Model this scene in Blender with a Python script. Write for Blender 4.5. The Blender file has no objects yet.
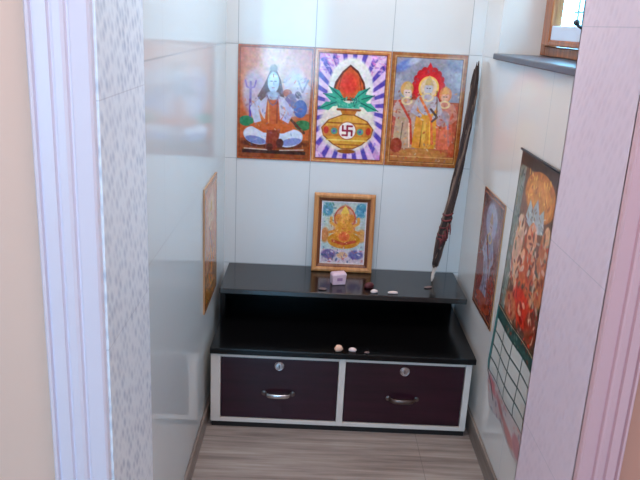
import bpy, bmesh, math, random
import numpy as np
from mathutils import Vector, Matrix

random.seed(7)
SC = bpy.context.scene
COL = SC.collection
PI = math.pi

# ------------------------------------------------------------------ colours and node materials
def lin1(c):
    c = c / 255.0
    return c / 12.92 if c <= .04045 else ((c + .055) / 1.055) ** 2.4

def lin(rgb):
    return (lin1(rgb[0]), lin1(rgb[1]), lin1(rgb[2]), 1.0)

class NT:
    """small helper around one material's node tree"""
    def __init__(self, name):
        self.m = bpy.data.materials.new(name)
        self.m.use_nodes = True
        self.t = self.m.node_tree
        self.b = self.t.nodes['Principled BSDF']
    def n(self, typ, **kw):
        nd = self.t.nodes.new(typ)
        for k, v in kw.items():
            setattr(nd, k, v)
        return nd
    def put(self, sock, v):
        if isinstance(v, bpy.types.NodeSocket):
            self.t.links.new(v, sock)
        else:
            sock.default_value = v
    def math(self, op, a, b=0.0, c=0.0):
        nd = self.n('ShaderNodeMath', operation=op)
        for s, v in zip(nd.inputs, (a, b, c)):
            self.put(s, v)
        return nd.outputs[0]
    def mix(self, f, a, b):
        nd = self.n('ShaderNodeMix', data_type='RGBA')
        self.put(nd.inputs[0], f); self.put(nd.inputs[6], a); self.put(nd.inputs[7], b)
        return nd.outputs[2]
    def pos(self):
        g = self.n('ShaderNodeNewGeometry')
        s = self.n('ShaderNodeSeparateXYZ')
        self.t.links.new(g.outputs['Position'], s.inputs[0])
        return g.outputs['Position'], s.outputs[0], s.outputs[1], s.outputs[2]
    def noise(self, vec, scale, detail=3.0, rough=.5):
        nd = self.n('ShaderNodeTexNoise')
        if vec is not None:
            self.put(nd.inputs['Vector'], vec)
        nd.inputs['Scale'].default_value = scale
        nd.inputs['Detail'].default_value = detail
        nd.inputs['Roughness'].default_value = rough
        return nd.outputs[0]
    def scaled(self, vec, s):
        nd = self.n('ShaderNodeVectorMath', operation='MULTIPLY')
        self.put(nd.inputs[0], vec); nd.inputs[1].default_value = s
        return nd.outputs[0]
    def ramp(self, f, stops):
        nd = self.n('ShaderNodeValToRGB')
        self.put(nd.inputs[0], f)
        e = nd.color_ramp.elements
        while len(e) < len(stops):
            e.new(.5)
        for k, (p, c) in zip(e, stops):
            k.position = p; k.color = c
        return nd.outputs[0]
    def bump(self, h, strength=.2, dist=.002):
        nd = self.n('ShaderNodeBump')
        nd.inputs['Strength'].default_value = strength
        nd.inputs['Distance'].default_value = dist
        self.put(nd.inputs['Height'], h)
        self.t.links.new(nd.outputs[0], self.b.inputs['Normal'])
    def line(self, v, period, offset, half):
        """1 on thin lines of a coordinate, repeated by a period"""
        p = self.math('PINGPONG', self.math('SUBTRACT', v, offset), period / 2)
        return self.math('LESS_THAN', p, half)
    def fin(self, base=None, rough=.5, metal=0.0, spec=.5, coat=0.0):
        if base is not None:
            self.put(self.b.inputs['Base Color'], base)
        self.put(self.b.inputs['Roughness'], rough)
        self.b.inputs['Metallic'].default_value = metal
        self.b.inputs['Specular IOR Level'].default_value = spec
        self.b.inputs['Coat Weight'].default_value = coat
        return self.m

def paint(name, rgb, rough=.5, var=.05, scale=18., metal=0.0, spec=.5, bump=0.0):
    t = NT(name)
    p = t.n('ShaderNodeTexCoord').outputs['Object']
    f = t.noise(p, scale)
    dark = tuple(c * (1 - var) for c in rgb)
    lite = tuple(min(255, c * (1 + var)) for c in rgb)
    c = t.mix(f, lin(dark), lin(lite))
    if bump:
        t.bump(f, bump, .001)
    return t.fin(c, rough, metal, spec)

def tile_mat(name, axis, period, off, rgb=(222, 225, 225), rough=.10):
    """plain glazed wall tile, 12 x 18 inch, thin grey joints"""
    t = NT(name)
    P, x, y, z = t.pos()
    a = x if axis == 'x' else y
    g = t.math('MAXIMUM', t.line(a, period, off, .0014), t.line(z, .457, ZT, .0014))
    n = t.noise(P, 2.2, 2.0)
    body = t.mix(n, lin(tuple(c * .985 for c in rgb)), lin(rgb))
    c = t.mix(g, body, lin((172, 178, 180)))
    r = t.math('ADD', t.math('MULTIPLY', g, .5), rough)
    t.bump(t.math('SUBTRACT', 1.0, g), .3, .001)
    return t.fin(c, r, spec=.35)

def leaf_tile_mat(name, rgb, mark, strength, seam_z):
    """satin tile with a small scattered leaf relief"""
    t = NT(name)
    P, x, y, z = t.pos()
    ve = t.n('ShaderNodeCombineXYZ')
    t.put(ve.inputs[0], t.math('ADD', t.math('MULTIPLY', y, 1.0), t.math('MULTIPLY', z, .55)))
    t.put(ve.inputs[1], t.math('SUBTRACT', t.math('MULTIPLY', z, .62), t.math('MULTIPLY', y, .35)))
    v = t.n('ShaderNodeTexVoronoi', feature='F1')
    t.put(v.inputs['Vector'], ve.outputs[0])
    v.inputs['Scale'].default_value = 48.0
    v.inputs['Randomness'].default_value = .55
    d = v.outputs['Distance']
    f = t.ramp(d, [(.12, (1, 1, 1, 1)), (.62, (0, 0, 0, 1))])
    big = t.noise(P, 6.0, 2.0)
    f2 = t.math('MULTIPLY', f, t.math('MULTIPLY', big, strength * 2))
    c = t.mix(f2, lin(rgb), lin(mark))
    g = t.line(z, .457, seam_z, .0012)
    c = t.mix(t.math('MULTIPLY', g, .28), c, lin((150, 150, 160)))
    t.bump(f, .35, .002)
    return t.fin(c, .42, spec=.4)

def floor_mat():
    t = NT('wood_look_floor_tile')
    P, x, y, z = t.pos()
    v = t.scaled(P, (1.3, 17.0, 1.0))
    n = t.noise(v, 1.6, 5.0, .62)
    v2 = t.scaled(P, (2.0, 70.0, 1.0))
    n2 = t.noise(v2, 1.2, 3.0, .6)
    f = t.math('ADD', t.math('MULTIPLY', n, .75), t.math('MULTIPLY', n2, .25))
    c = t.ramp(f, [(.33, lin((110, 98, 92))), (.5, lin((150, 138, 131))), (.68, lin((178, 168, 160)))])
    g = t.math('MAXIMUM', t.line(y, .60, -.02, .0012), t.line(x, 1.2, -.4, .0012))
    c = t.mix(t.math('MULTIPLY', g, .6), c, lin((100, 92, 88)))
    return t.fin(c, .32, spec=.5)

def wood_mat(name, dark, lite, axis=2, scale=9., rough=.35):
    t = NT(name)
    p = t.n('ShaderNodeTexCoord').outputs['Object']
    s = [7.0, 7.0, 7.0]; s[axis] = .7
    n = t.noise(t.scaled(p, tuple(s)), scale, 4.0, .6)
    c = t.ramp(n, [(.3, lin(dark)), (.7, lin(lite))])
    t.bump(n, .12, .0006)
    return t.fin(c, rough, spec=.45)

def granite_mat(name, spec):
    t = NT(name)
    p = t.n('ShaderNodeTexCoord').outputs['Object']
    n = t.noise(p, 260., 2.0, .7)
    c = t.ramp(n, [(.55, lin((6, 6, 7))), (.78, lin((34, 34, 36)))])
    return t.fin(c, .16, spec=spec)

def print_mat(name, rough=.2):
    t = NT(name)
    a = t.n('ShaderNodeAttribute'); a.attribute_name = 'ink'
    return t.fin(a.outputs['Color'], rough, spec=.5)

def pane_mat(name, tint):
    t = NT(name)
    tr = t.n('ShaderNodeBsdfTransparent'); tr.inputs[0].default_value = lin(tint)
    gl = t.n('ShaderNodeBsdfGlossy'); gl.inputs['Roughness'].default_value = .02
    mx = t.n('ShaderNodeMixShader')
    t.put(mx.inputs[0], .06); t.put(mx.inputs[1], tr.outputs[0]); t.put(mx.inputs[2], gl.outputs[0])
    t.put(t.t.nodes['Material Output'].inputs[0], mx.outputs[0])
    return t.m

def glass_mat(name, tint, rough=0.0):
    t = NT(name)
    t.b.inputs['Transmission Weight'].default_value = 1.0
    t.b.inputs['IOR'].default_value = 1.45
    return t.fin(lin(tint), rough, spec=.5)

ZT = 1.3805                      # the joint level above the row of printed tiles
TW, TH = .305, .457              # one tile

M = {}
M['tile_back'] = tile_mat('white_glazed_tile_back', 'x', TW, .048)
M['tile_left'] = tile_mat('white_glazed_tile_left', 'y', TW, -.275, (222, 230, 231))
M['tile_right'] = tile_mat('white_glazed_tile_right', 'y', TW, -.010, (226, 224, 220))
M['leaf_left'] = leaf_tile_mat('leaf_relief_tile', (240, 247, 253), (170, 184, 204), .55, .42)
M['leaf_right'] = leaf_tile_mat('leaf_tile_pink_light', (230, 208, 217), (212, 190, 201), .35, 1.495)  # same leaf tile as the left; pinkish light put into its base colour
M['floor'] = floor_mat()
M['skirting'] = wood_mat('grey_brown_skirting_tile', (104, 92, 84), (146, 134, 126), 1, 5.)
M['peach'] = paint('peach_wall_paint', (241, 206, 185), .7, .015, 3.)
M['salmon'] = paint('salmon_wall_paint', (214, 156, 134), .7, .015, 3.)
M['ceiling'] = paint('white_ceiling_paint', (236, 234, 230), .8, .01, 3.)
M['trim'] = paint('white_gloss_trim_paint', (234, 226, 236), .35, .01, 4.)
M['trim_pink'] = paint('pale_pink_trim', (222, 180, 184), .4, .01, 4.)  # pinkish base colour for the right door casing
M['granite'] = granite_mat('black_granite', .3)
M['granite_ledge'] = granite_mat('polished_black_granite', 1.0)
M['cream'] = paint('cream_laminate', (226, 216, 206), .35, .02, 10.)
M['maroon'] = wood_mat('dark_maroon_laminate', (34, 8, 20), (56, 18, 34), 0, 4., .28)
M['black'] = paint('plinth_shadow', (18, 14, 13), .6, .1)  # shadow line under the cabinet put into the plinth's colour
M['chrome'] = paint('brushed_metal', (205, 200, 202), .25, .04, 40., metal=1.0)
M['brass'] = paint('dull_bronze', (120, 104, 98), .35, .06, 40., metal=1.0)
M['slot'] = paint('black_keyhole', (10, 10, 10), .7, .0)
M['frame_wood'] = wood_mat('honey_frame_wood', (178, 112, 60), (218, 160, 102), 2, 7., .35)
M['frame_dark'] = wood_mat('brown_frame_slip', (96, 48, 24), (136, 76, 42), 2, 7., .4)
M['board'] = paint('hardboard', (112, 84, 60), .8)
M['print'] = print_mat('glazed_print', .12)
M['paper'] = print_mat('paper_print', .32)
M['tile_edge'] = paint('tile_edge', (190, 150, 110), .4)
M['window_wood'] = wood_mat('orange_brown_window_wood', (112, 56, 26), (182, 112, 62), 2, 6., .3)
M['slate'] = paint('slate_grey_stone', (76, 83, 94), .3, .12, 60.)
M['plaster'] = paint('white_plaster', (232, 238, 240), .5, .01, 4.)
M['glass'] = pane_mat('window_glass', (244, 252, 253))
M['pale_panel'] = paint('pale_blue_panel', (196, 214, 236), .35, .02, 6.)  # pale blue base colour of the strip below the pane
M['grille'] = paint('pale_grille_metal', (116, 140, 142), .5, .02)
M['iron'] = paint('dark_iron', (38, 40, 48), .45, .05)
M['stick'] = wood_mat('dark_brown_stalks', (34, 24, 22), (74, 56, 52), 2, 10., .7)
M['stick_lite'] = wood_mat('greyish_brown_stalks', (88, 68, 58), (140, 118, 104), 2, 10., .7)
M['quill'] = paint('pale_stalk_ends', (206, 194, 184), .6, .06)
M['red_cloth'] = paint('dull_red_binding', (104, 46, 48), .8, .25, 60., bump=.3)
M['block'] = paint('pinkish_white_block', (214, 184, 196), .6, .07, 40.)
M['block_mark'] = paint('mauve_mark', (160, 122, 158), .7, .05)
M['scrap'] = paint('whitish_scrap', (226, 206, 202), .7, .08, 80.)
M['scrap_dim'] = paint('dusty_scrap', (120, 100, 98), .8, .1, 80.)
M['peach_lump'] = paint('peach_lump', (232, 186, 160), .6, .08, 80.)
M['red_scrap'] = paint('dark_red_scrap', (86, 30, 34), .6, .1, 80.)

# ------------------------------------------------------------------ geometry helpers
def box(bm, x0, x1, y0, y1, z0, z1, mat=0):
    vs = [bm.verts.new((x, y, z)) for x in (x0, x1) for y in (y0, y1) for z in (z0, z1)]
    F = [(0, 1, 3, 2), (4, 6, 7, 5), (0, 4, 5, 1), (2, 3, 7, 6), (0, 2, 6, 4), (1, 5, 7, 3)]
    for f in F:
        bm.faces.new([vs[i] for i in f]).material_index = mat

def loft(bm, rings, cap=True, mat=0):
    """rings: lists of points, same count; closed tube"""
    R = [[bm.verts.new(p) for p in r] for r in rings]
    n = len(R[0])
    for a, b in zip(R, R[1:]):
        for i in range(n):
            bm.faces.new((a[i], a[(i + 1) % n], b[(i + 1) % n], b[i])).material_index = mat
    if cap:
        bm.faces.new(R[0][::-1]).material_index = mat
        bm.faces.new(R[-1]).material_index = mat

def tube(bm, pts, rad, n=8, mat=0, wob=0.0):
    pts = [Vector(p) for p in pts]
    rings = []
    for i, p in enumerate(pts):
        d = (pts[min(i + 1, len(pts) - 1)] - pts[max(i - 1, 0)]).normalized()
        a = d.cross(Vector((0, 1, .13))).normalized(); b = d.cross(a)
        r = rad[i] if isinstance(rad, (list, tuple)) else rad
        rings.append([p + (a * math.cos(2 * PI * k / n) + b * math.sin(2 * PI * k / n)) * r * (1 + wob * random.uniform(-1, 1)) for k in range(n)])
    loft(bm, rings, True, mat)

def link(name, bm, mats, parent=None, bevel=0.0, smooth=False, kind=None, seg=2):
    me = bpy.data.meshes.new(name)
    bmesh.ops.recalc_face_normals(bm, faces=bm.faces)
    bm.to_mesh(me); bm.free()
    for m in (mats if isinstance(mats, (list, tuple)) else [mats]):
        me.materials.append(m)
    o = bpy.data.objects.new(name, me)
    COL.objects.link(o)
    if parent is not None:
        o.parent = parent
    if bevel:
        b = o.modifiers.new('bevel', 'BEVEL')
        b.width = bevel; b.segments = seg; b.limit_method = 'ANGLE'; b.angle_limit = math.radians(40)
    if smooth:
        for f in me.polygons:
            f.use_smooth = True
    if kind:
        o['kind'] = kind
    return o

def struct(name, boxes, mat, bevel=0.0):
    bm = bmesh.new()
    for b in boxes:
        box(bm, *b)
    return link(name, bm, mat, None, bevel, False, 'structure')

def thing(name, label, cat, loc=(0, 0, 0), group=None):
    o = bpy.data.objects.new(name, None)
    o.empty_display_size = .05
    COL.objects.link(o)
    o.location = loc
    return tag(o, label, cat, group)

def tag(o, label, cat, group=None):
    o['label'] = label; o['category'] = cat
    if group:
        o['group'] = group
    return o

# ------------------------------------------------------------------ ink: printed artwork as a colour per mesh point
class Ink:
    """a printed sheet, u 0..1 across, v 0..A down; soft-edged shapes laid over one another"""
    def __init__(self, nx, aspect, rgb):
        self.nx = nx; self.ny = int(nx * aspect); self.A = aspect
        u = np.linspace(0, 1, self.nx); v = np.linspace(0, aspect, self.ny)
        self.U, self.V = np.meshgrid(u, v)
        self.c = np.zeros((self.ny, self.nx, 3)) + np.array(rgb, float)
        self.px = 1.0 / nx
        self.rng = np.random.RandomState(5)
    def lay(self, mask, rgb, a=1.0):
        m = (np.clip(mask, 0, 1) * a)[..., None]
        self.c = self.c * (1 - m) + np.array(rgb, float) * m
    def sd(self, d, soft=1.2):
        return np.clip(.5 - d / (self.px * soft), 0, 1)
    def ell(self, x, y, rx, ry, rgb, rot=0, a=1.0, soft=1.2):
        c, s = math.cos(rot), math.sin(rot)
        X = (self.U - x) * c + (self.V - y) * s; Y = -(self.U - x) * s + (self.V - y) * c
        d = (np.sqrt((X / rx) ** 2 + (Y / ry) ** 2) - 1) * min(rx, ry)
        self.lay(self.sd(d, soft), rgb, a)
    def ring(self, x, y, rx, ry, w, rgb, a=1.0):
        d = np.abs(np.sqrt(((self.U - x) / rx) ** 2 + ((self.V - y) / ry) ** 2) - 1) * min(rx, ry) - w / 2
        self.lay(self.sd(d), rgb, a)
    def glow(self, x, y, rx, ry, rgb, a=1.0):
        d = ((self.U - x) / rx) ** 2 + ((self.V - y) / ry) ** 2
        self.lay(np.exp(-d), rgb, a)
    def poly(self, pts, rgb, a=1.0):
        ins = np.zeros(self.U.shape, bool); dist = np.full(self.U.shape, 9.)
        n = len(pts)
        for i in range(n):
            (x0, y0), (x1, y1) = pts[i], pts[(i + 1) % n]
            cr = ((y0 > self.V) != (y1 > self.V))
            with np.errstate(divide='ignore', invalid='ignore'):
                xi = (x1 - x0) * (self.V - y0) / (y1 - y0 + 1e-12) + x0
            ins ^= cr & (self.U < xi)
            dist = np.minimum(dist, self.seg(x0, y0, x1, y1))
        self.lay(self.sd(np.where(ins, -dist, dist)), rgb, a)
    def seg(self, x0, y0, x1, y1):
        dx, dy = x1 - x0, y1 - y0
        t = np.clip(((self.U - x0) * dx + (self.V - y0) * dy) / (dx * dx + dy * dy + 1e-12), 0, 1)
        return np.hypot(self.U - x0 - t * dx, self.V - y0 - t * dy)
    def line(self, pts, w, rgb, a=1.0):
        d = np.full(self.U.shape, 9.)
        for p, q in zip(pts, pts[1:]):
            d = np.minimum(d, self.seg(*p, *q))
        self.lay(self.sd(d - w / 2), rgb, a)
    def rect(self, x0, y0, x1, y1, rgb, a=1.0):
        d = np.maximum(np.maximum(x0 - self.U, self.U - x1), np.maximum(y0 - self.V, self.V - y1))
        self.lay(self.sd(d), rgb, a)
    def border(self, w, rgb):
        d = np.minimum(np.minimum(self.U, 1 - self.U), np.minimum(self.V, self.A - self.V)) - w
        self.lay(self.sd(d), rgb)
    def mottle(self, amount, cell):
        r = self.rng
        h, w_ = int(self.A / cell) + 2, int(1 / cell) + 2
        n = r.uniform(-1, 1, (h, w_, 3)) * .5 + r.uniform(-1, 1, (h, w_, 1))
        y = self.V / cell; x = self.U / cell
        j = y.astype(int); i = x.astype(int); fy = (y - j)[..., None]; fx = (x - i)[..., None]
        m = n[j, i] * (1 - fx) * (1 - fy) + n[j, i + 1] * fx * (1 - fy) + n[j + 1, i] * (1 - fx) * fy + n[j + 1, i + 1] * fx * fy
        self.c = self.c + m * amount
        return self
    def outline(self, w0, w1, rgb, a=1.0):
        d = np.minimum(np.minimum(self.U, 1 - self.U), np.minimum(self.V, self.A - self.V))
        self.lay(self.sd(np.maximum(w0 - d, d - w1)), rgb, a)
    def speck(self, n, box_, sizes, cols, a=.7):
        for _ in range(n):
            r = self.rng
            x = r.uniform(box_[0], box_[2]); y = r.uniform(box_[1], box_[3]); s = r.uniform(*sizes)
            self.ell(x, y, s * 1.5, s * r.uniform(.3, .9), cols[r.randint(len(cols))], r.uniform(0, 3), a)

def sheet(name, ink, place, mats, thick, parent=None, back=True):
    """a printed sheet with thickness; place(u, v, d) -> point, d = depth behind the face"""
    nx, ny = ink.nx, ink.ny
    V = [place(i / (nx - 1), j / (ny - 1), 0.0) for j in range(ny) for i in range(nx)]
    F = [(j * nx + i, (j + 1) * nx + i, (j + 1) * nx + i + 1, j * nx + i + 1) for j in range(ny - 1) for i in range(nx - 1)]
    nf = len(F)
    rim = [i for i in range(nx)] + [j * nx + nx - 1 for j in range(1, ny)] + [(ny - 1) * nx + i for i in range(nx - 2, -1, -1)] + [j * nx for j in range(ny - 2, 0, -1)]
    base = len(V)
    for k in rim:
        V.append(place((k % nx) / (nx - 1), (k // nx) / (ny - 1), thick))
    n = len(rim)
    for k in range(n):
        F.append((rim[k], rim[(k + 1) % n], base + (k + 1) % n, base + k))
    if back == 'grid':
        b0 = len(V)
        V += [place(i / (nx - 1), j / (ny - 1), thick) for j in range(0, ny) for i in range(nx)]
        F += [(b0 + j * nx + i, b0 + j * nx + i + 1, b0 + (j + 1) * nx + i + 1, b0 + (j + 1) * nx + i) for j in range(ny - 1) for i in range(nx - 1)]
    elif back:
        F.append(tuple(base + k for k in range(n)))
    me = bpy.data.meshes.new(name)
    me.from_pydata([tuple(v) for v in V], [], F)
    at = me.color_attributes.new('ink', 'FLOAT_COLOR', 'POINT')
    c = np.clip(ink.c.reshape(-1, 3), 0, 255) / 255.
    c = np.where(c <= .04045, c / 12.92, ((c + .055) / 1.055) ** 2.4)
    full = np.ones((len(V), 4)); full[:nx * ny, :3] = c
    full[nx * ny:, :3] = c.mean(axis=0)
    at.data.foreach_set('color', full.astype(np.float32).ravel())
    for m in mats:
        me.materials.append(m)
    for p in me.polygons[nf:]:
        p.material_index = len(mats) - 1
    me.validate()
    me.update()
    o = bpy.data.objects.new(name, me)
    COL.objects.link(o)
    if parent is not None:
        o.parent = parent
    return o

SKIN = (214, 170, 140)

def art_seated():
    k = Ink(150, 1.5, (196, 92, 42))
    k.glow(.50, .35, .42, .50, (226, 190, 176), .85)
    k.glow(.47, .05, .20, .35, (240, 214, 196), .6)  # pale halo at the top, partly glare put into the print
    k.rect(0, 1.22, 1, 1.5, (150, 74, 36))
    k.ell(.22, .62, .15, .30, (190, 184, 214), 0, .75, 8)
    k.ell(.76, .60, .16, .30, (196, 192, 214), 0, .75, 8)
    k.poly([(.60, .42), (.80, .34), (.97, .52), (.95, .86), (.70, .92)], (186, 180, 196), .7)
    # cushions, low seat
    k.ell(.12, .99, .10, .07, (44, 128, 84)); k.ell(.88, 1.02, .11, .07, (52, 118, 72))
    k.ell(.50, 1.28, .44, .07, (96, 46, 30))
    k.rect(.07, 1.37, .93, 1.42, (64, 42, 36)); k.line([(.1, 1.36), (.45, 1.37)], .014, (220, 200, 180)); k.line([(.58, 1.37), (.9, 1.35)], .014, (206, 190, 176))
    # trident staff
    k.line([(.17, .48), (.17, .92)], .03, (92, 70, 170)); k.line([(.10, .46), (.12, .54), (.17, .56), (.22, .54), (.24, .46)], .02, (104, 84, 176))
    # deer skin / companion shapes at the right
    k.line([(.80, .44), (.86, .58), (.93, .42)], .025, (96, 92, 120)); k.ell(.80, .62, .04, .05, (70, 62, 86))
    k.ell(.66, .60, .06, .05, (180, 88, 60)); k.ell(.70, .72, .08, .12, (128, 116, 160), .3); k.ell(.84, .80, .09, .12, (74, 104, 176), 0, .9)
    k.line([(.72, .95), (.90, 1.12)], .035, (88, 52, 40))
    # arms, shoulders
    k.line([(.38, .68), (.22, .82), (.27, .98)], .10, (196, 200, 226)); k.line([(.56, .68), (.70, .84), (.64, .98)], .10, (190, 188, 220))
    k.ell(.47, .78, .17, .22, (206, 200, 220))
    # legs: crossed, pale, with an orange wrap
    k.ell(.27, 1.18, .19, .12, (214, 218, 236), .2); k.ell(.70, 1.20, .19, .12, (210, 216, 236), -.2)
    k.ell(.25, 1.24, .14, .05, (104, 120, 188), .2, .8); k.ell(.73, 1.25, .14, .05, (112, 126, 190), -.2, .8)
    k.poly([(.16, 1.04), (.40, .96), (.60, .96), (.80, 1.06), (.62, 1.14), (.36, 1.14)], (206, 98, 40))
    k.poly([(.40, .66), (.54, .66), (.58, 1.02), (.36, 1.02)], (200, 96, 46))
    k.line([(.41, .72), (.42, 1.0)], .02, (226, 150, 80)); k.line([(.53, .72), (.53, 1.0)], .02, (150, 62, 34))
    k.poly([(.40, 1.10), (.58, 1.10), (.54, 1.36), (.38, 1.36)], (142, 58, 40))
    k.ell(.44, 1.33, .05, .05, (92, 44, 36)); k.ell(.58, 1.27, .05, .06, (84, 44, 40))
    # hair and face
    k.poly([(.43, .31), (.51, .31), (.57, .44), (.62, .66), (.53, .64), (.42, .62), (.31, .72), (.26, .66), (.35, .50)], (104, 66, 62))
    k.ell(.47, .29, .05, .055, (150, 120, 104), 0, .9, 3)
    k.ell(.47, .47, .075, .135, (190, 206, 232)); k.ell(.45, .43, .035, .08, (222, 232, 244), 0, .8, 4); k.ell(.47, .39, .05, .016, (236, 240, 246), 0, .8); k.ell(.47, .64, .09, .06, (176, 190, 216), 0, .9, 3)
    k.line([(.43, .455), (.455, .455)], .010, (80, 80, 110)); k.line([(.485, .455), (.51, .455)], .010, (80, 80, 110))
    k.line([(.455, .54), (.485, .54)], .010, (160, 116, 130)); k.line([(.47, .36), (.47, .40)], .011, (170, 80, 70)); k.line([(.47, .46), (.475, .50)], .010, (150, 164, 196))
    k.line([(.39, .64), (.43, .74), (.47, .77), (.51, .74), (.55, .64)], .014, (120, 100, 130)); k.glow(.80, .50, .16, .14, (232, 226, 232), .6); k.glow(.17, .55, .1, .2, (222, 214, 230), .5)
    k.speck(40, (.55, .4, .92, .95), (.006, .02), [(236, 228, 232), (150, 120, 150), (214, 130, 90), (110, 120, 170)], .6); k.speck(60, (.1, .66, .9, 1.34), (.006, .018), [(236, 228, 232), (140, 90, 110), (220, 130, 70), (100, 110, 170)], .5)
    k.outline(0, .022, (176, 92, 44)); k.outline(.022, .032, (120, 58, 30))
    return k

def art_pot():
    k = Ink(170, 1.5, (206, 160, 208))
    cx, cy = .49, .74
    ang = np.arctan2((k.V - cy) / 1.25, k.U - cx); rr = np.hypot((k.V - cy) / 1.25, k.U - cx)
    k.lay(np.clip(np.sin(ang * 26) * 3, 0, 1) * (rr > .30), (232, 200, 226), .9)
    w = np.clip((np.sin(ang * 26 + PI) - .1) * 3, 0, 1)
    band = np.clip((rr - .33) / .02, 0, 1) * np.clip((.62 + .03 * np.sin(ang * 13) - rr) / .02, 0, 1)
    k.lay(w * band, (82, 70, 168), .95)
    k.lay(w * np.clip((rr - .66) / .03, 0, 1), (190, 120, 196), .8)
    k.speck(60, (.03, .03, .3, .3), (.01, .024), [(226, 120, 190), (170, 110, 200), (240, 200, 230)], .6)
    k.speck(60, (.70, .03, .97, .3), (.01, .024), [(226, 120, 190), (170, 110, 200), (240, 200, 230)], .6)
    k.speck(40, (.03, 1.2, .97, 1.47), (.01, .02), [(226, 140, 200), (150, 100, 200)], .5)
    # pale halo
    k.ell(.49, .52, .30, .42, (236, 232, 226), 0, 1, 5); k.ell(.47, 1.0, .38, .36, (236, 226, 206), 0, .9, 8)
    # coconut
    k.poly([(.47, .19), (.58, .27), (.67, .42), (.70, .56), (.60, .66), (.36, .66), (.25, .56), (.28, .42), (.37, .28)], (104, 46, 30))
    k.poly([(.47, .22), (.57, .30), (.645, .43), (.67, .56), (.58, .64), (.38, .64), (.28, .55), (.31, .43), (.39, .30)], (214, 92, 44))
    k.ell(.46, .44, .12, .14, (226, 58, 40), .2, .9, 10); k.line([(.36, .34), (.33, .50), (.36, .62)], .012, (150, 60, 34)); k.line([(.60, .36), (.63, .52), (.58, .62)], .012, (150, 60, 34))
    # leaves
    G, D = (52, 164, 134), (24, 96, 88)
    for s in (-1, 1):
        for x, y, x2, y2, wd in ((.10, .66, .34, .58, .055), (.16, .70, .40, .78, .06), (.05, .66, .27, .48, .05), (.02, .62, .34, .76, .05)):
            ax, bx = .47 + s * x, .47 + s * x2
            dx, dy = bx - ax, y2 - y; L = math.hypot(dx, dy); nx_, ny_ = -dy / L * wd, dx / L * wd
            mx, my = (ax + bx) / 2, (y + y2) / 2
            k.poly([(ax, y), (mx + nx_, my + ny_), (bx, y2), (mx - nx_, my - ny_)], G)
            k.line([(ax, y), (bx, y2)], .014, D)
    k.poly([(.30, .62), (.47, .70), (.64, .62), (.62, .76), (.33, .76)], (60, 172, 140)); k.speck(20, (.3, .62, .64, .76), (.008, .02), [D, (120, 200, 170)], .8)
    # neck and pot
    k.poly([(.36, .77), (.60, .77), (.56, .86), (.40, .86)], (196, 116, 40)); k.line([(.33, .78), (.63, .78)], .03, (150, 74, 36))
    body = [(.40, .84), (.56, .84), (.74, .92), (.83, 1.03), (.80, 1.14), (.68, 1.25), (.56, 1.31), (.40, 1.31), (.28, 1.25), (.15, 1.14), (.12, 1.03), (.21, .92)]
    k.poly(body, (150, 84, 34)); k.poly([(.47 + (x - .47) * .94, 1.075 + (y - 1.075) * .94) for x, y in body], (222, 160, 62))
    k.poly([(.14, 1.00), (.81, 1.00), (.80, 1.14), (.15, 1.14)], (206, 122, 50), .8)
    k.line([(.19, .96), (.76, .96)], .018, (160, 84, 36)); k.line([(.20, 1.19), (.75, 1.19)], .018, (240, 206, 110)); k.line([(.30, 1.25), (.64, 1.25)], .016, (170, 96, 40))
    for x in (.19, .76):
        k.ell(x, 1.06, .035, .05, (196, 60, 44))
    for x in (.30, .65):
        k.ell(x, 1.07, .045, .045, (90, 150, 120)); k.ell(x, 1.07, .02, .02, (90, 90, 160))
    k.ell(.475, 1.06, .115, .115, (244, 232, 226)); k.ring(.475, 1.06, .118, .118, .014, (190, 110, 60))
    r = (150, 34, 60); a = .062; x, y = .475, 1.06
    k.line([(x - a, y), (x + a, y)], .026, r); k.line([(x, y - a), (x, y + a)], .026, r)
    k.line([(x, y - a), (x + a, y - a)], .026, r); k.line([(x + a, y), (x + a, y + a)], .026, r)
    k.line([(x, y + a), (x - a, y + a)], .026, r); k.line([(x - a, y), (x - a, y - a)], .026, r)
    k.ell(.475, 1.34, .12, .03, (150, 84, 34))
    k.outline(0, .05, (196, 118, 62)); k.outline(.014, .026, (226, 178, 120)); k.outline(.05, .062, (110, 58, 40))
    return k

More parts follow.
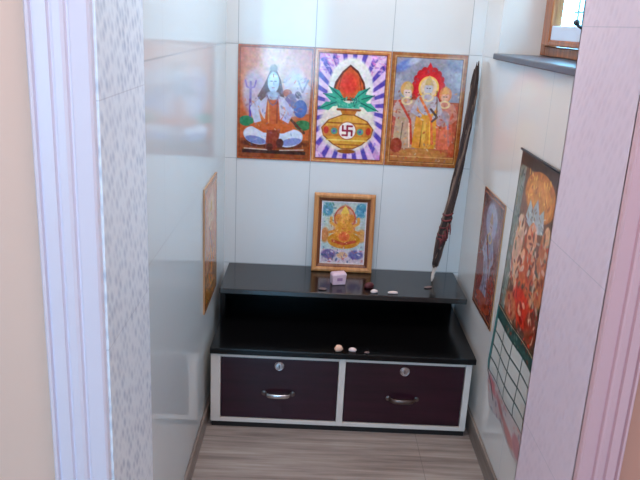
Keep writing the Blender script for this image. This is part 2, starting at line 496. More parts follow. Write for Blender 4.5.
def figure(k, x, top, h, face, robe, upper, crown=(214, 164, 70), sash=None, w=1.0):
    """standing draped figure in print"""
    s = h
    k.poly([(x - .10 * w, top + .26 * s), (x + .10 * w, top + .26 * s), (x + .13 * w, top + .60 * s), (x + .15 * w, top + .97 * s), (x - .15 * w, top + .97 * s), (x - .13 * w, top + .60 * s)], robe)
    k.ell(x, top + .36 * s, .115 * w, .15 * s, upper)
    k.line([(x - .10 * w, top + .28 * s), (x - .17 * w, top + .46 * s), (x - .08 * w, top + .52 * s)], .05 * w, upper)
    k.line([(x + .10 * w, top + .28 * s), (x + .17 * w, top + .46 * s), (x + .10 * w, top + .54 * s)], .05 * w, upper)
    if sash:
        k.line([(x - .09 * w, top + .28 * s), (x + .06 * w, top + .55 * s), (x + .10 * w, top + .9 * s)], .03 * w, sash)
    k.line([(x - .03 * w, top + .6 * s), (x - .05 * w, top + .95 * s)], .016, tuple(c * .6 for c in robe))
    k.line([(x + .05 * w, top + .6 * s), (x + .07 * w, top + .95 * s)], .016, tuple(min(255, c * 1.3) for c in robe))
    k.ell(x, top + .155 * s, .052 * w, .072 * s, face)
    k.poly([(x - .055 * w, top + .11 * s), (x + .055 * w, top + .11 * s), (x + .03 * w, top + .03 * s), (x, top - .02 * s), (x - .03 * w, top + .03 * s)], crown)
    k.line([(x - .022 * w, top + .15 * s), (x - .01 * w, top + .15 * s)], .01, (60, 40, 40)); k.line([(x + .01 * w, top + .15 * s), (x + .022 * w, top + .15 * s)], .01, (60, 40, 40))
    k.ring(x, top + .27 * s, .06 * w, .05 * s, .02, (230, 206, 150), .9)

def art_three():
    k = Ink(160, 1.5, (148, 144, 158))
    k.ell(.16, .17, .13, .06, (104, 124, 190), -.5, .9, 6); k.ell(.30, .10, .10, .04, (190, 196, 214), -.5, .8, 5)
    k.ell(.82, .16, .12, .05, (120, 116, 140), .6, .9, 6); k.ell(.90, .32, .05, .12, (176, 176, 190), -.2, .8, 6)
    k.ell(.09, .42, .05, .13, (172, 172, 190), .2, .8, 6)
    k.rect(0, .62, 1, 1.5, (170, 74, 46)); k.rect(.02, .62, .14, 1.12, (196, 40, 34)); k.rect(.86, .66, .98, 1.12, (190, 58, 40)); k.glow(.5, 1.3, .6, .2, (178, 118, 62), .9)
    # red scalloped arch with a yellow halo
    k.rect(.30, .42, .72, .80, (176, 52, 40))
    for i in range(11):
        t = PI * (1.10 - 1.20 * i / 10)
        k.ell(.51 + .175 * math.cos(t), .42 - .21 * math.sin(t), .045, .05, (190, 22, 32))
    k.ell(.51, .43, .19, .23, (208, 24, 34)); k.poly([(.46, .21), (.51, .11), (.56, .21)], (208, 24, 34))
    k.ell(.515, .44, .135, .15, (244, 196, 92)); k.ell(.515, .44, .11, .125, (226, 196, 160))
    k.ell(.23, .47, .085, .10, (214, 150, 70), 0, .9); k.ell(.745, .52, .085, .10, (216, 130, 64), 0, .9)
    k.poly([(.06, .62), (.40, .58), (.44, 1.30), (.06, 1.30)], (176, 120, 96), .6); k.poly([(.60, .62), (.94, .64), (.94, 1.30), (.60, 1.30)], (190, 96, 66), .7)
    figure(k, .24, .38, .90, (222, 190, 176), (196, 160, 132), (190, 158, 146), (210, 168, 110), (200, 66, 50), 1.05)
    figure(k, .745, .42, .86, (228, 168, 134), (222, 104, 74), (206, 132, 110), (220, 160, 76), (150, 140, 160), 1.05)
    k.ell(.735, .84, .10, .11, (172, 156, 166), 0, .75, 3)
    k.poly([(.68, .98), (.84, .98), (.88, 1.24), (.66, 1.24)], (226, 116, 84), .8)
    figure(k, .515, .30, .98, (190, 188, 198), (222, 150, 50), (184, 176, 184), (206, 176, 110), (226, 110, 60), 1.1)
    k.line([(.57, .72), (.66, .82), (.60, .88)], .03, (84, 64, 66)); k.line([(.63, .48), (.66, .84)], .012, (110, 70, 44)); k.ell(.50, 1.02, .03, .18, (240, 190, 80), 0, .8)
    k.ell(.50, 1.32, .34, .06, (196, 128, 66)); k.ell(.14, 1.22, .08, .10, (158, 64, 42)); k.ell(.90, 1.26, .05, .09, (196, 90, 50))
    k.rect(.03, 1.38, .97, 1.44, (180, 112, 56)); k.line([(.06, 1.37), (.94, 1.37)], .014, (214, 160, 96))
    k.speck(170, (.07, .50, .95, 1.42), (.005, .016), [(230, 176, 106), (130, 54, 40), (220, 204, 190), (196, 64, 40), (150, 116, 116), (236, 150, 80)], .6)
    k.speck(40, (.05, .06, .95, .4), (.005, .016), [(190, 190, 206), (110, 110, 140), (150, 120, 110)], .4)
    k.outline(0, .045, (160, 96, 48)); k.outline(.045, .058, (206, 150, 92)); k.outline(.058, .066, (96, 54, 34))
    return k

def art_small_golden():
    k = Ink(120, 1.33, (158, 190, 206))
    k.glow(.5, .55, .40, .5, (232, 196, 140), .9)
    k.ell(.14, .18, .12, .14, (74, 142, 168), 0, .9, 5); k.ell(.87, .18, .12, .15, (70, 140, 172), 0, .9, 5); k.speck(30, (.02, .03, .3, .5), (.01, .03), [(70, 120, 130), (190, 210, 214), (80, 140, 110)], .7); k.speck(30, (.72, .03, .98, .5), (.01, .03), [(60, 130, 160), (190, 210, 220)], .7)
    k.poly([(.28, .30), (.40, .12), (.52, .06), (.64, .12), (.76, .30), (.76, .80), (.28, .80)], (206, 140, 110), .8); k.ring(.52, .36, .22, .24, .03, (190, 80, 60), .8)
    k.ell(.10, .72, .09, .16, (200, 120, 60), 0, .85, 4); k.ell(.90, .72, .10, .14, (214, 150, 80), 0, .85, 4)
    k.ell(.52, .82, .36, .18, (206, 136, 44)); k.ell(.52, .62, .20, .24, (222, 150, 56)); k.ell(.52, .36, .12, .13, (232, 166, 76))
    k.ell(.38, .36, .07, .09, (216, 140, 60)); k.ell(.66, .36, .07, .09, (216, 140, 60))
    k.poly([(.42, .26), (.62, .26), (.56, .14), (.52, .10), (.48, .14)], (236, 196, 90)); k.line([(.52, .40), (.53, .54), (.47, .62)], .06, (226, 156, 70))
    for s in (-1, 1):
        k.line([(.52 + s * .16, .54), (.52 + s * .30, .46), (.52 + s * .30, .36)], .06, (222, 156, 76)); k.line([(.52 + s * .16, .62), (.52 + s * .32, .66)], .06, (214, 140, 60))
    k.ell(.52, .74, .12, .10, (226, 96, 60), 0, .8, 4); k.line([(.28, .84), (.50, .90), (.76, .84)], .06, (190, 80, 50))
    k.rect(0, 1.02, 1, 1.33, (206, 190, 200)); k.ell(.20, 1.12, .16, .10, (98, 84, 140), 0, .85, 4); k.ell(.80, 1.12, .16, .10, (88, 90, 150), 0, .85, 4); k.ell(.5, 1.14, .12, .07, (220, 170, 130), 0, .9)
    k.speck(60, (.05, .95, .95, 1.3), (.008, .03), [(96, 80, 140), (230, 220, 226), (190, 110, 110), (70, 90, 130)], .7)
    k.speck(60, (.2, .3, .85, 1.0), (.006, .016), [(250, 220, 150), (180, 90, 40), (206, 70, 50)], .6)
    k.outline(0, .03, (226, 214, 214))
    return k

def art_grey_figure():
    k = Ink(120, 1.5, (122, 70, 60))
    k.rect(0, 0, 1, .22, (96, 58, 50)); k.glow(.5, .45, .45, .4, (168, 158, 180), .9); k.glow(.5, 1.1, .6, .35, (132, 48, 38), .9)
    k.ell(.5, .32, .26, .22, (182, 188, 214), 0, .9, 6)
    figure(k, .5, .22, 1.12, (206, 190, 196), (150, 144, 164), (168, 166, 188), (190, 170, 150), (150, 60, 50), 1.45)
    k.ell(.22, 1.02, .15, .22, (132, 44, 36), 0, .9, 5); k.ell(.80, 1.10, .16, .22, (152, 56, 40), 0, .9, 5); k.ell(.5, 1.33, .36, .10, (166, 70, 44))
    k.speck(80, (.06, .6, .94, 1.44), (.008, .026), [(176, 80, 56), (110, 40, 36), (206, 150, 110), (120, 110, 130)], .6)
    k.outline(0, .04, (120, 62, 44)); k.outline(.04, .055, (176, 120, 90))
    return k

def art_orange_figure():
    k = Ink(120, 1.5, (206, 138, 96))
    k.glow(.5, .4, .5, .5, (222, 164, 138), .9); k.rect(0, 1.05, 1, 1.5, (176, 120, 52))
    k.ell(.5, .36, .24, .22, (230, 190, 150), 0, .9, 6)
    figure(k, .5, .24, 1.1, (226, 176, 140), (206, 130, 50), (214, 150, 110), (220, 170, 80), (190, 60, 44), 1.4)
    k.speck(80, (.06, .8, .94, 1.44), (.008, .026), [(206, 150, 60), (140, 84, 36), (230, 190, 110)], .6)
    k.outline(0, .05, (176, 112, 62)); k.outline(.05, .06, (120, 70, 40))
    return k

def art_calendar():
    A = 1.28
    k = Ink(170, A, (86, 60, 48))
    k.glow(.40, .6, .5, .6, (158, 100, 72), .9)
    k.rect(0, 0, .16, A, (128, 136, 126)); k.speck(60, (0, .05, .15, A), (.008, .03), [(70, 96, 84), (160, 158, 150), (60, 70, 66), (140, 110, 90)], .8)
    k.rect(0, 0, 1, .10, (66, 42, 34)); k.ell(.34, .03, .3, .06, (40, 30, 28))
    # gold arch, silver crown, central and side figures
    k.ell(.55, .24, .34, .17, (196, 116, 42)); k.ell(.55, .27, .27, .14, (216, 138, 58)); k.speck(30, (.25, .1, .8, .3), (.008, .02), [(240, 190, 90), (170, 84, 36)], .8)
    k.poly([(.30, .46), (.36, .30), (.44, .36), (.52, .26), (.60, .36), (.68, .30), (.74, .46), (.52, .52)], (172, 180, 184)); k.speck(26, (.32, .34, .74, .48), (.008, .018), [(110, 120, 124), (220, 224, 224), (150, 120, 90)], .8)
    k.ell(.52, .56, .11, .12, (226, 150, 112)); k.poly([(.38, .66), (.66, .66), (.76, 1.1), (.28, 1.1)], (206, 96, 56))
    k.ell(.24, .70, .10, .26, (216, 168, 140), .1); k.ell(.22, .52, .05, .07, (226, 190, 160)); k.ell(.82, .70, .12, .28, (196, 110, 66), -.1); k.ell(.82, .46, .06, .08, (224, 170, 130))
    k.line([(.40, .70), (.24, .88), (.34, .98)], .06, (226, 160, 120)); k.line([(.64, .70), (.78, .86), (.70, .98)], .06, (220, 150, 110))
    k.speck(230, (.14, .45, .97, 1.22), (.008, .03), [(170, 170, 160), (206, 186, 170), (96, 60, 48), (226, 196, 176), (196, 60, 36), (120, 44, 34), (230, 140, 70), (90, 90, 80), (206, 170, 150)], .75)
    k.ell(.56, 1.08, .24, .12, (216, 52, 30), .2, .9, 5); k.ell(.30, 1.16, .16, .10, (206, 120, 80), 0, .8, 4); k.ell(.80, 1.14, .14, .12, (150, 60, 40), 0, .8, 4); k.speck(40, (.2, .98, .9, A), (.01, .03), [(226, 60, 34), (240, 190, 160), (150, 40, 30)], .8)
    k.outline(0, .018, (60, 56, 48))
    return k

def art_dates():
    A = .60
    k = Ink(170, A, (206, 206, 200))
    k.rect(0, 0, 1, .10, (52, 84, 78)); k.speck(30, (.3, .0, 1, .1), (.008, .02), [(30, 60, 56), (120, 140, 130), (150, 60, 40)], .8)
    nx, ny = 4, 4
    for i in range(nx + 1):
        x = .045 + (.955) * i / nx
        k.line([(x, .08), (x, A)], .014, (34, 66, 62))
    for j in range(ny + 1):
        y = .10 + (A - .10) * j / ny
        k.line([(0, y), (1, y)], .014, (34, 66, 62))
    k.rect(0, 0, .035, A, (60, 128, 128))
    return k

def art_footer():
    A = .34
    k = Ink(150, A, (210, 196, 194))
    k.speck(90, (.02, .02, .98, A), (.01, .03), [(214, 150, 150), (216, 206, 204), (190, 150, 160), (226, 206, 204), (150, 130, 150), (214, 150, 140)], .7)
    k.ell(.14, .10, .10, .05, (214, 122, 128), .5, .9, 4); k.ell(.38, .15, .14, .06, (206, 120, 124), .3, .9, 4); k.ell(.62, .22, .16, .07, (214, 130, 126), .2, .85, 4); k.ell(.86, .2, .1, .1, (206, 130, 140), 0, .8, 4)
    k.line([(.0, .02), (.10, .10), (.14, .22)], .02, (70, 62, 70)); k.rect(0, 0, 1, .012, (60, 70, 72))
    return k

# ------------------------------------------------------------------ the setting
W = 1.016
YF, YB = -1.72, -1.40            # front and back face of the partition with the doorway
HX0, HX1, HY = -2.0, 2.8, -5.0   # hall
H = 2.55
JR = .906                        # right side of the doorway

struct('floor', [(HX0, HX1, HY, YB, -.08, 0), (-.15, W + .2, YB, .15, -.08, 0)], M['floor'])
struct('ceiling', [(HX0, HX1, HY, YB, H, H + .1), (-.15, W + .2, YB, .15, H, H + .1)], M['ceiling'])
struct('wall_back', [(-.15, W + .2, 0, .15, 0, H)], M['tile_back'])
struct('wall_left', [(-.15, 0, YB, 0, 0, H)], M['tile_left'])
WY0, WY1, WZ0, WZ1 = -1.16, -.258, 1.400, 2.15
struct('wall_right', [(W, W + .2, YB, WY0, 0, H), (W, W + .2, WY1, 0, 0, H), (W, W + .2, WY0, WY1, 0, WZ0 - .022), (W, W + .2, WY0, WY1, WZ1, H)], M['tile_right'])
struct('wall_front', [(HX0, 0, YF, YB, 0, H), (0, JR + .008, YF, YB, 2.08, H)], M['peach'])
struct('wall_front_right', [(JR + .008, HX1, YF, YB, 0, H)], M['salmon'])
struct('wall_hall_left', [(HX0 - .1, HX0, HY, YB, 0, H)], M['peach'])
struct('wall_hall_right', [(HX1, HX1 + .1, HY, YB, 0, H)], M['peach'])
# hall wall behind the viewer, with its window opening
QX0, QX1, QZ0, QZ1 = -.60, .45, .75, 1.75
struct('wall_hall_back', [(HX0, QX0, HY - .12, HY, 0, H), (QX1, HX1, HY - .12, HY, 0, H), (QX0, QX1, HY - .12, HY, 0, QZ0), (QX0, QX1, HY - .12, HY, QZ1, H)], M['peach'])
# tiled reveals of the doorway
struct('trim_1', [(0, .005, YF - .004, YB, 0, 2.08)], M['leaf_left'])
struct('trim_2', [(JR, JR + .008, YF - .004, YB + .004, 0, 2.08), (JR, W - .0005, YB, YB + .004, 0, H)], M['leaf_right'])
struct('trim_3', [(.005, JR, YF, YB, 2.072, 2.08)], M['leaf_left'])

def architrave(name, x_in, sgn, mat, sc):
    """grooved door casing, a moulded profile run up the wall; x_in = inner edge, sgn = outward direction"""
    prof = [(0, 0), (0, .020), (.004, .024), (.036, .024), (.039, .019), (.043, .019), (.046, .026), (.052, .029), (.066, .030), (.069, .024), (.073, .024), (.076, .031), (.098, .033), (.101, .026), (.105, .026), (.107, .034), (.112, .036), (.116, .032), (.116, 0)]
    bm = bmesh.new()
    rings = [[(x_in + sgn * a * sc, YF - b, z) for a, b in prof] for z in (0, 2.196)]
    loft(bm, rings)
    return link(name, bm, mat, None, 0, False, 'structure')
architrave('trim_4', 0, -1, M['trim'], .86)
architrave('trim_5', JR, 1, M['trim_pink'], .66)
struct('trim_6', [(.001, JR - .001, YF - .03, YF, 2.08, 2.196)], M['trim'], .004)
struct('baseboard_left', [(.0005, .011, YB + .005, -.0015, 0, .065)], M['skirting'], .002)
struct('baseboard_right', [(W - .011, W - .0005, YB + .006, -.0015, 0, .078)], M['skirting'], .002)
struct('baseboard_back', [(.012, W - .012, -.011, -.0005, 0, .07)], M['skirting'], .002)

# window over the sill in the right wall
win = thing('window_1', '', '')
for kk in ('label', 'category'):
    del win[kk]
win['kind'] = 'structure'
XF = 1.160
bm = bmesh.new()
box(bm, W - .016, W + .2, WY0 - .03, WY1 + .008, WZ0 - .021, WZ0)
link('window_sill', bm, M['slate'], win, .004)
bm = bmesh.new()
e = .0015
box(bm, XF + .005, XF + .048, WY1 - .055, WY1 - e, WZ0 + e, WZ1 - e)
box(bm, XF + .005, XF + .048, WY0 + e, WY0 + .055, WZ0 + e, WZ1 - e)
box(bm, XF + .005, XF + .048, WY0 + .055, WY1 - .055, WZ0 + e, WZ0 + .035)
box(bm, XF + .005, XF + .048, WY0 + .055, WY1 - .055, WZ1 - .05, WZ1 - e)
link('window_frame', bm, M['window_wood'], win, .004)
def sash(y0, y1, handle):
    bm = bmesh.new()
    za, zb = WZ0 + .037, WZ1 - .052
    box(bm, XF - .012, XF + .026, y0, y0 + .085, za, zb); box(bm, XF - .012, XF + .026, y1 - .082, y1, za, zb)
    box(bm, XF - .012, XF + .026, y0 + .085, y1 - .082, za, za + .02); box(bm, XF - .012, XF + .026, y0 + .085, y1 - .082, zb - .07, zb)
    s = link('sash', bm, M['window_wood'], win, .004)
    bm = bmesh.new()
    box(bm, XF - .006, XF + .016, y0 + .084, y1 - .081, za + .019, 1.503)
    link('lower_panel', bm, M['pale_panel'], s, .003)
    bm = bmesh.new()
    box(bm, XF + .004, XF + .008, y0 + .084, y1 - .081, 1.503, zb - .069)
    link('pane', bm, M['glass'], s)
    bm = bmesh.new()
    n = 7
    for i in range(1, n):
        y = y0 + .085 + (y1 - .167 - y0) * i / n
        tube(bm, [(XF + .06, y, 1.47), (XF + .06, y, zb)], .0035, 6)
    z = 1.55
    while z < zb:
        tube(bm, [(XF + .066, y0 + .06, z), (XF + .066, y1 - .08, z)], .0035, 6); z += .055
    link('grille', bm, M['grille'], win)
    if handle:
        bm = bmesh.new()
        bmesh.ops.create_uvsphere(bm, u_segments=12, v_segments=8, radius=.010, matrix=Matrix.Translation((XF - .026, -.695, 1.513)))
        tube(bm, [(XF - .006, -.695, 1.498), (XF - .018, -.695, 1.503), (XF - .026, -.695, 1.513)], .005, 8)
        link('window_latch', bm, M['iron'], s, 0, True)
sash(WY0 + .057, WY1 - .575, False)
sash(WY1 - .573, WY1 - .057, True)
# hall window
hw = thing('window_2', '', '')
for kk in ('label', 'category'):
    del hw[kk]
hw['kind'] = 'structure'
bm = bmesh.new()
for a, b in ((QX0, QX0 + .05), (QX1 - .05, QX1), (-.025, .025)):
    box(bm, a, b, HY - .08, HY - .03, QZ0, QZ1)
for a, b in ((QZ0, QZ0 + .05), (QZ1 - .05, QZ1), (1.23, 1.27)):
    box(bm, QX0 + .05, -.025, HY - .08, HY - .03, a, b); box(bm, .025, QX1 - .05, HY - .08, HY - .03, a, b)
link('hall_window_frame', bm, M['window_wood'], hw, .003)

# ------------------------------------------------------------------ printed tiles on the walls
def on_back(x0, z1, w=TW, h=TH, face=.004):
    return lambda u, v, d: (x0 + u * w, -face + d, z1 - v * h)
def on_left(y0, z1, w=TW, h=TH, face=.004):     # u runs from near to far
    return lambda u, v, d: (face - d, y0 + u * w, z1 - v * h)
def on_right(y0, z1, w=TW, h=TH, face=.004):    # u runs from far to near
    return lambda u, v, d: (W - face + d, y0 - u * w, z1 - v * h)

g = .0012
G3 = 'printed picture tiles in the row on the back wall'
o = sheet('picture_tile', art_seated().mottle(10, .05).mottle(13, .022), on_back(.048 + g, ZT - g, TW - 2 * g, TH - 2 * g), [M['print'], M['tile_edge']], .0036)
tag(o, 'orange picture tile showing a seated pale-blue figure with long dark hair', 'picture', G3)
o = sheet('picture_tile', art_pot().mottle(10, .05).mottle(13, .022), on_back(.048 + TW + g, ZT - g, TW - 2 * g, TH - 2 * g), [M['print'], M['tile_edge']], .0036)
tag(o, 'purple-rayed picture tile showing a golden pot topped by a red coconut', 'picture', G3)
o = sheet('picture_tile', art_three().mottle(10, .05).mottle(13, .022), on_back(.048 + 2 * TW + g, ZT - g, TW - 2 * g, TH - 2 * g), [M['print'], M['tile_edge']], .0036)
tag(o, 'picture tile of three standing figures under a red arch, beside the brown stick bundle', 'picture', G3)
o = sheet('picture_tile', art_orange_figure().mottle(10, .05).mottle(13, .022), on_left(-.58 + g, .9235 - g - .004, TW - 2 * g, TH - 2 * g, .006), [M['print'], M['tile_edge']], .0054)
tag(o, 'pinkish orange picture tile alone on the glossy wall left of the ledge', 'picture')
o = sheet('picture_tile', art_grey_figure().mottle(10, .05).mottle(13, .022), on_right(-.317 - g, .9235 - g, TW - 2 * g, TH - 2 * g), [M['print'], M['tile_edge']], .0036)
tag(o, 'brown-red picture tile with a bluish grey figure, next to the hanging calendar', 'picture')

# ------------------------------------------------------------------ wall calendar
cal = tag(thing('wall_calendar', '', '', (W, -.92, .29)), 'long paper calendar with an orange figure print above a date grid, under the window', 'calendar')
CY0, CW = -.731, .42
def bow(z):
    t = min(1, max(0, (1.13 - z) / .72))
    return .003 + .023 * t ** 1.3 - .016 * max(0, (.42 - z) / .13) ** 1.5
def on_cal(z0, z1, ex=0.0):
    def f(u, v, d):
        z = z1 - v * (z1 - z0)
        return (W - bow(z) - ex - .004 * math.sin(u * 9 + z * 7) * (1.13 - z) + d - W, CY0 - u * CW + .92, z - .29)
    return f
sheet('picture_sheet', art_calendar().mottle(10, .05).mottle(13, .022), on_cal(.615, 1.13), [M['paper'], M['tile_edge']], .0008, cal, 'grid')
sheet('date_grid', art_dates(), on_cal(.385, .617, .0012), [M['paper'], M['tile_edge']], .0008, cal, 'grid')
sheet('footer_strip', art_footer(), on_cal(.245, .387, .0006), [M['paper'], M['tile_edge']], .0008, cal, 'grid')
bm = bmesh.new()
tube(bm, [(-.006, .92 + CY0 + .004, .843), (-.006, .92 + CY0 - CW - .004, .843)], .004, 8)
link('hanging_rod', bm, M['iron'], cal, 0, True)

# ------------------------------------------------------------------ drawer cabinet
CX0, CX1, CYF, CZ = .024, .986, -.548, .307
cab = tag(thing('drawer_cabinet', '', '', (.505, -.28, 0)), 'low cream-framed cabinet with two dark maroon drawers standing on the floor', 'cabinet')
def L(x0, x1, y0, y1, z0, z1):      # world box -> cabinet space
    return (x0 - .505, x1 - .505, y0 + .28, y1 + .28, z0, z1)
bm = bmesh.new()
box(bm, *L(CX0, .060, CYF, CYF + .02, .021, CZ)); box(bm, *L(.963, CX1, CYF, CYF + .02, .021, CZ)); box(bm, *L(.496, .520, CYF, CYF + .02, .021, CZ))
for a, b in ((.060, .496), (.520, .963)):
    box(bm, *L(a, b, CYF, CYF + .02, .021, .037)); box(bm, *L(a, b, CYF, CYF + .02, .289, CZ))
link('face_frame', bm, M['cream'], cab, .0012)
bm = bmesh.new()
box(bm, *L(CX0, CX0 + .018, CYF + .02, -.02, .014, CZ)); box(bm, *L(CX1 - .018, CX1, CYF + .02, -.02, .014, CZ)); box(bm, *L(.499, .517, CYF + .02, -.02, .014, CZ))
box(bm, *L(CX0 + .018, .499, CYF + .02, -.02, .014, .030)); box(bm, *L(.517, CX1 - .018, CYF + .02, -.02, .014, .030)); box(bm, *L(CX0 + .018, CX1 - .018, -.03, -.02, .030, CZ))
link('carcass', bm, M['cream'], cab)
bm = bmesh.new()
box(bm, *L(CX0 + .004, CX1 - .004, CYF + .003, -.03, 0, .014)); box(bm, *L(CX0 + .004, CX1 - .004, CYF + .003, CYF + .0195, .014, .021))
link('plinth', bm, M['black'], cab)

def drawer(x0, x1, mat_handle, hz):
    z0, z1 = .039, .287
    bm = bmesh.new()
    box(bm, *L(x0, x1, CYF + .004, CYF + .022, z0, z1))
    d = link('drawer', bm, M['maroon'], cab, .002)
    bm = bmesh.new()
    box(bm, *L(x0 + .02, x0 + .032, CYF + .023, -.08, z0 + .01, z1 - .04)); box(bm, *L(x1 - .032, x1 - .02, CYF + .023, -.08, z0 + .01, z1 - .04))
    box(bm, *L(x0 + .032, x1 - .032, CYF + .023, -.08, z0 + .01, z0 + .018))
    link('drawer_box', bm, M['cream'], d)
    cx = (x0 + x1) / 2 - .002
    T = lambda x, y, z: Vector((x - .505, y + .28, z))
    # round cam lock with a raised rim and a keyway
    bm = bmesh.new()
    yf = CYF + .004
    prof = [(.0185, 0), (.0185, .003), (.0165, .005), (.0145, .0045), (.0125, .0065), (.004, .0068)]
    loft(bm, [[T(cx + r * math.cos(2 * PI * k / 24), yf - h, .259 + r * math.sin(2 * PI * k / 24)) for k in range(24)] for r, h in prof])
    lk = link('lock', bm, M['chrome'], d, 0, False)
    bm = bmesh.new()
    box(bm, *L(cx - .0014, cx + .0014, yf - .0076, yf - .0066, .252, .266))
    link('keyhole', bm, M['slot'], d)
    # bow handle: two feet on rosettes and a flattened grip
    bm = bmesh.new()
    xs = [-.050, -.046, -.036, -.024, 0, .024, .036, .046, .050]
    ys = [0, .012, .022, .026, .027, .026, .022, .012, 0]
    zz = hz
    rings = []
    for x, yy in zip(xs, ys):
        hw_, tw = (.0085, .004)
        rings.append([T(cx + x + tw * .3 * math.cos(a), yf - yy - tw * math.sin(a) * .8, zz + hw_ * math.cos(a)) for a in [2 * PI * k / 10 for k in range(10)]])
    loft(bm, rings)
    h = link('handle', bm, mat_handle, d, 0, True)
    for s in (-1, 1):
        bm = bmesh.new()
        loft(bm, [[T(cx + s * .053 + r * math.cos(2 * PI * k / 14), yf - t, zz + r * math.sin(2 * PI * k / 14)) for k in range(14)] for r, t in ((.010, 0), (.010, .0025), (.005, .004))])
        link('rosette', bm, M['brass'], d)
drawer(.062, .494, M['chrome'], .146)
drawer(.522, .961, M['brass'], .146)

# ------------------------------------------------------------------ granite worktop and raised ledge
C0, C1 = .0222, .9945
bm = bmesh.new()
box(bm, C0, C1, -.568, -.0125, .3075, .330)
tag(link('worktop', bm, M['granite'], None, .003), 'glossy black granite slab lying on the drawer cabinet', 'worktop')
led = tag(thing('granite_ledge', '', '', (.508, -.16, .3302)), 'raised black granite ledge across the back, carrying the framed picture', 'ledge')
bm = bmesh.new()
box(bm, C0 - .508, C1 - .508, -.317 + .16, -.0015 + .16, .1138, .1358)
link('top_slab', bm, M['granite_ledge'], led, .003)
bm = bmesh.new()
box(bm, C0 + .002 - .508, C0 + .022 - .508, -.300 + .16, -.002 + .16, 0, .1138)
link('side_panel', bm, M['granite'], led)
bm = bmesh.new()
box(bm, C0 + .022 - .508, C1 - .002 - .508, -.05 + .16, -.03 + .16, 0, .1138)
link('back_panel', bm, M['granite'], led)
ZL = .3302 + .1358

# ------------------------------------------------------------------ framed picture leaning on the wall
FW, FH = .256, .334
fr = tag(thing('framed_picture', '', '', (.5055, -.052, ZL + .0006)), 'small golden print in a honey-brown wooden frame leaning on the back wall', 'picture')
fr.rotation_euler = (-math.atan2(.034, .33), 0, 0)
fr.rotation_mode = 'XYZ'
def mitred(w, h, prof, y0=0):
    """frame of four mitred mouldings; prof: (inset from the outer edge, height to the front)"""
    bm = bmesh.new()
    rings = []
    for a, b in prof:
        rings.append([(-w / 2 + a, y0 - b, a), (w / 2 - a, y0 - b, a), (w / 2 - a, y0 - b, h - a), (-w / 2 + a, y0 - b, h - a)])
    R = [[bm.verts.new(p) for p in r] for r in rings]
    for q, r in zip(R, R[1:] + R[:1]):
        for i in range(4):
            bm.faces.new((q[i], q[(i + 1) % 4], r[(i + 1) % 4], r[i]))
    return bm
link('frame', mitred(FW, FH, [(0, 0), (0, .013), (.003, .016), (.010, .018), (.018, .016), (.0205, .012), (.0205, 0)]), M['frame_wood'], fr)
link('inner_slip', mitred(FW, FH, [(.0207, .001), (.0207, .0125), (.026, .011), (.033, .006), (.034, .001)]), M['frame_dark'], fr)
pw, ph = FW - .064, FH - .064
sheet('print', art_small_golden().mottle(10, .05).mottle(13, .022), lambda u, v, d: (-pw / 2 + u * pw, -.004 + d, .032 + ph - v * ph), [M['print'], M['board']], .002, fr)
bm = bmesh.new()
box(bm, -FW / 2 + .004, FW / 2 - .004, .0005, .0035, .004, FH - .004)
link('backboard', bm, M['board'], fr)

# ------------------------------------------------------------------ bundle of long stalks leaning in the corner
path = [(.881, -.128, ZL + .001), (.893, -.113, .546), (.909, -.100, .639), (.926, -.087, .731), (.948, -.074, .868), (.965, -.063, .991), (.979, -.053, 1.131), (.987, -.045, 1.248), (.993, -.036, 1.362)]
wide = [.006, .016, .023, .021, .019, .018, .018, .018, .015]
path = [Vector(p) for p in path]
def along(t):
    f = t * (len(path) - 1); i = min(int(f), len(path) - 2); f -= i
    return path[i].lerp(path[i + 1], f), wide[i] + (wide[i + 1] - wide[i]) * f
st = tag(thing('stalk_bundle', '', '', path[0]), 'long dark brown bundle of stalks bound in red, leaning in the corner on the ledge', 'bundle')
def stalks(name, mat, n, t0, t1, rad, spread, seed, twist=5.0):
    random.seed(seed)
    bm = bmesh.new()
    for k in range(n):
        a0 = 2 * PI * k / n + random.uniform(-.3, .3); q = math.sqrt(random.uniform(.15, 1)) * spread
        a_, b_ = t0 + random.uniform(0, .02), t1 - random.uniform(0, .05) * (t1 - t0)
        pts, rr = [], []
        for i in range(27):
            t = a_ + (b_ - a_) * i / 26
            p, w_ = along(t)
            an = a0 + twist * t
            off = Vector((math.cos(an), math.sin(an) * .8, .1 * math.sin(an))) * max(0, w_ - rad) * q
            pts.append(p + off - path[0] + Vector((random.uniform(-1, 1), random.uniform(-1, 1), 0)) * .0012)
            rr.append(rad * (1.0 if i < 24 else (26.5 - i) / 2.6) * random.uniform(.8, 1.2))
        tube(bm, pts, rr, 6)
    return link(name, bm, mat, st, 0, True)
stalks('dark_stalks', M['stick'], 16, .10, 1.0, .0065, .95, 3)
stalks('pale_stalks', M['stick_lite'], 7, .09, .93, .0050, 1.0, 4)
stalks('stalk_ends', M['quill'], 6, 0.0, .22, .0030, .8, 5)
random.seed(11)
bm = bmesh.new()
for c, n_, rad in ((.25, 2, .0040), (.30, 1, .0035), (.355, 2, .0040)):
    pts = []
    for i in range(n_ * 14):
        an = 2 * PI * i / 14
        t = c + .045 * i / (n_ * 14)
        p, w_ = along(t)
        pts.append(p - path[0] + Vector((math.cos(an), math.sin(an), .25 * math.sin(an))) * (w_ * .86 + .001))
    tube(bm, pts, rad, 6, 0, .15)
for i in range(5):
    p, w_ = along(.27 + .02 * i)
    s = p - path[0] + Vector((-.012 + .006 * i, -w_ * .9, 0))
    tube(bm, [s, s + Vector((.004, -.006, -.02)), s + Vector((-.002 + .002 * i, -.004, -.045))], [.004, .0035, .0015], 6)
link('red_binding', bm, M['red_cloth'], st, 0, True)

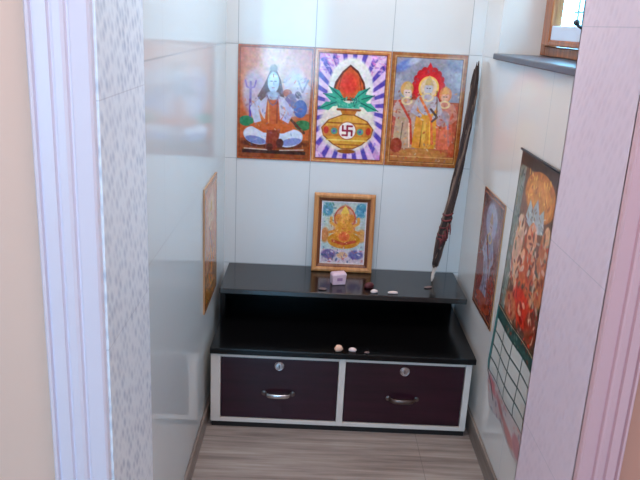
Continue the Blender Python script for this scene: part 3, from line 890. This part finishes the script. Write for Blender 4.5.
# ------------------------------------------------------------------ small things on the ledge and the worktop
def lump(name, loc, sx, sy, sz, mat, seed, rot=0.0, sub=2):
    random.seed(seed)
    bm = bmesh.new()
    bmesh.ops.create_icosphere(bm, subdivisions=sub, radius=1.0)
    for v in bm.verts:
        k = 1 + random.uniform(-.13, .13)
        v.co = Vector((v.co.x * sx * k, v.co.y * sy * k, max(-.55, v.co.z) * sz * k + .5 * sz))
    lo = min(v.co.z for v in bm.verts)
    for v in bm.verts:
        v.co.z -= lo
    o = link(name, bm, mat, None, 0, True)
    o.location = loc; o.rotation_euler = (0, 0, rot)
    return o
blk = tag(thing('small_block', '', '', (.489, -.205, ZL + .0006)), 'small pinkish-white block standing in front of the framed picture', 'block')
blk.rotation_euler = (0, 0, .25)
bm = bmesh.new()
loft(bm, [[(-.028, -.018, 0), (.026, -.018, 0), (.026, .018, 0), (-.028, .018, 0)], [(-.031, -.019, .042), (.030, -.019, .044), (.030, .019, .044), (-.031, .019, .042)], [(-.026, -.014, .050), (.026, -.014, .052), (.026, .014, .052), (-.026, .014, .050)]])
link('body', bm, M['block'], blk, .004, False, None, 3)
bm = bmesh.new()
box(bm, -.010, .012, -.0198, -.0186, .018, .030)
link('mark', bm, M['block_mark'], blk)
o = lump('white_scrap', (.629, -.288, ZL + .0005), .015, .010, .008, M['scrap'], 1, .2)
tag(o, 'plump whitish scrap on the ledge front edge, straight below the dark red scrap', 'scrap', 'pale scraps on the ledge')
o = lump('white_scrap', (.703, -.288, ZL + .0005), .022, .008, .006, M['scrap'], 2, .1)
tag(o, 'flat elongated whitish scrap on the ledge, nearer the stalk bundle', 'scrap', 'pale scraps on the ledge')
o = lump('white_scrap', (.425, -.280, ZL + .0005), .016, .008, .005, M['scrap_dim'], 3, 0)
tag(o, 'faint dusty scrap on the ledge below the pinkish-white block', 'scrap', 'pale scraps on the ledge')
o = lump('white_scrap', (.855, -.205, ZL + .0005), .018, .009, .004, M['scrap_dim'], 4, .3)
tag(o, 'dim flat scrap on the ledge at the foot of the stalk bundle', 'scrap', 'pale scraps on the ledge')
o = lump('red_scrap', (.612, -.235, ZL + .0005), .022, .014, .014, M['red_scrap'], 6, .5)
tag(o, 'small dark red scrap lying on the ledge right of the framed picture', 'scrap')
o = lump('peach_lump', (.490, -.545, .3305), .016, .012, .016, M['peach_lump'], 7, .1)
tag(o, 'peach-coloured lump on the front edge of the black worktop', 'lump')
o = lump('white_crumb', (.541, -.543, .3305), .015, .010, .009, M['scrap'], 8, -.2)
tag(o, 'flat whitish crumb beside the peach lump on the worktop edge', 'crumb')
o = lump('dark_crumb', (.594, -.552, .3305), .010, .006, .004, M['scrap_dim'], 9, 0)
tag(o, 'tiny dim crumb on the worktop edge, farthest from the peach lump', 'crumb')

# ------------------------------------------------------------------ light
w = bpy.data.worlds.new('sky'); SC.world = w
w.use_nodes = True
bg = w.node_tree.nodes['Background']
bg.inputs[0].default_value = lin((132, 207, 253))
bg.inputs[1].default_value = 13.0
def area(name, loc, rot, sx, sy, power, rgb, portal=False):
    l = bpy.data.lights.new(name, 'AREA'); l.shape = 'RECTANGLE'; l.size = sx; l.size_y = sy
    l.energy = power; l.color = lin(rgb)[:3]
    if portal:
        l.cycles.is_portal = True
    o = bpy.data.objects.new(name, l); COL.objects.link(o); o.location = loc; o.rotation_euler = rot
    return o
area('window_portal', (W + .205, (WY0 + WY1) / 2, (WZ0 + WZ1) / 2), (0, PI / 2, 0), WZ1 - WZ0, WY1 - WY0, 1, (255, 255, 255), True)
area('hall_window_portal', ((QX0 + QX1) / 2, HY - .13, (QZ0 + QZ1) / 2), (PI / 2, 0, 0), QX1 - QX0, QZ1 - QZ0, 1, (255, 255, 255), True)
# unseen overhead fill lights, added to brighten the hall side and the alcove
area('hall_fill', (.45, -2.75, H - .02), (0, 0, 0), 1.5, .7, 14, (255, 236, 238))
area('alcove_fill', (.5, -.75, H - .02), (0, 0, 0), .5, .5, 7.5, (255, 232, 220))

# ------------------------------------------------------------------ camera
cam = bpy.data.cameras.new('camera')
cam.sensor_width = 36.0; cam.lens = 40.329; cam.clip_start = .02
co = bpy.data.objects.new('camera', cam); COL.objects.link(co)
r = Vector((.998816942, .000633898261, .0486242098)); u = Vector((-.04670294, .29108569, .95555636)); f = Vector((.01354809, .95669678, -.29077092))
m = Matrix((r, u, -f)).transposed().to_4x4()
m.translation = Vector((.36829535, -2.93627396, 1.47795656))
co.matrix_world = m
SC.camera = co
SC.view_settings.view_transform = 'Standard'
SC.view_settings.look = 'None'
SC.view_settings.gamma = 1.0
SC.view_settings.use_curve_mapping = False
SC.view_settings.exposure = 0.86
SC.cycles.use_denoising = True
SC.cycles.max_bounces = 10
SC.cycles.diffuse_bounces = 6
SC.cycles.sample_clamp_indirect = 6.0
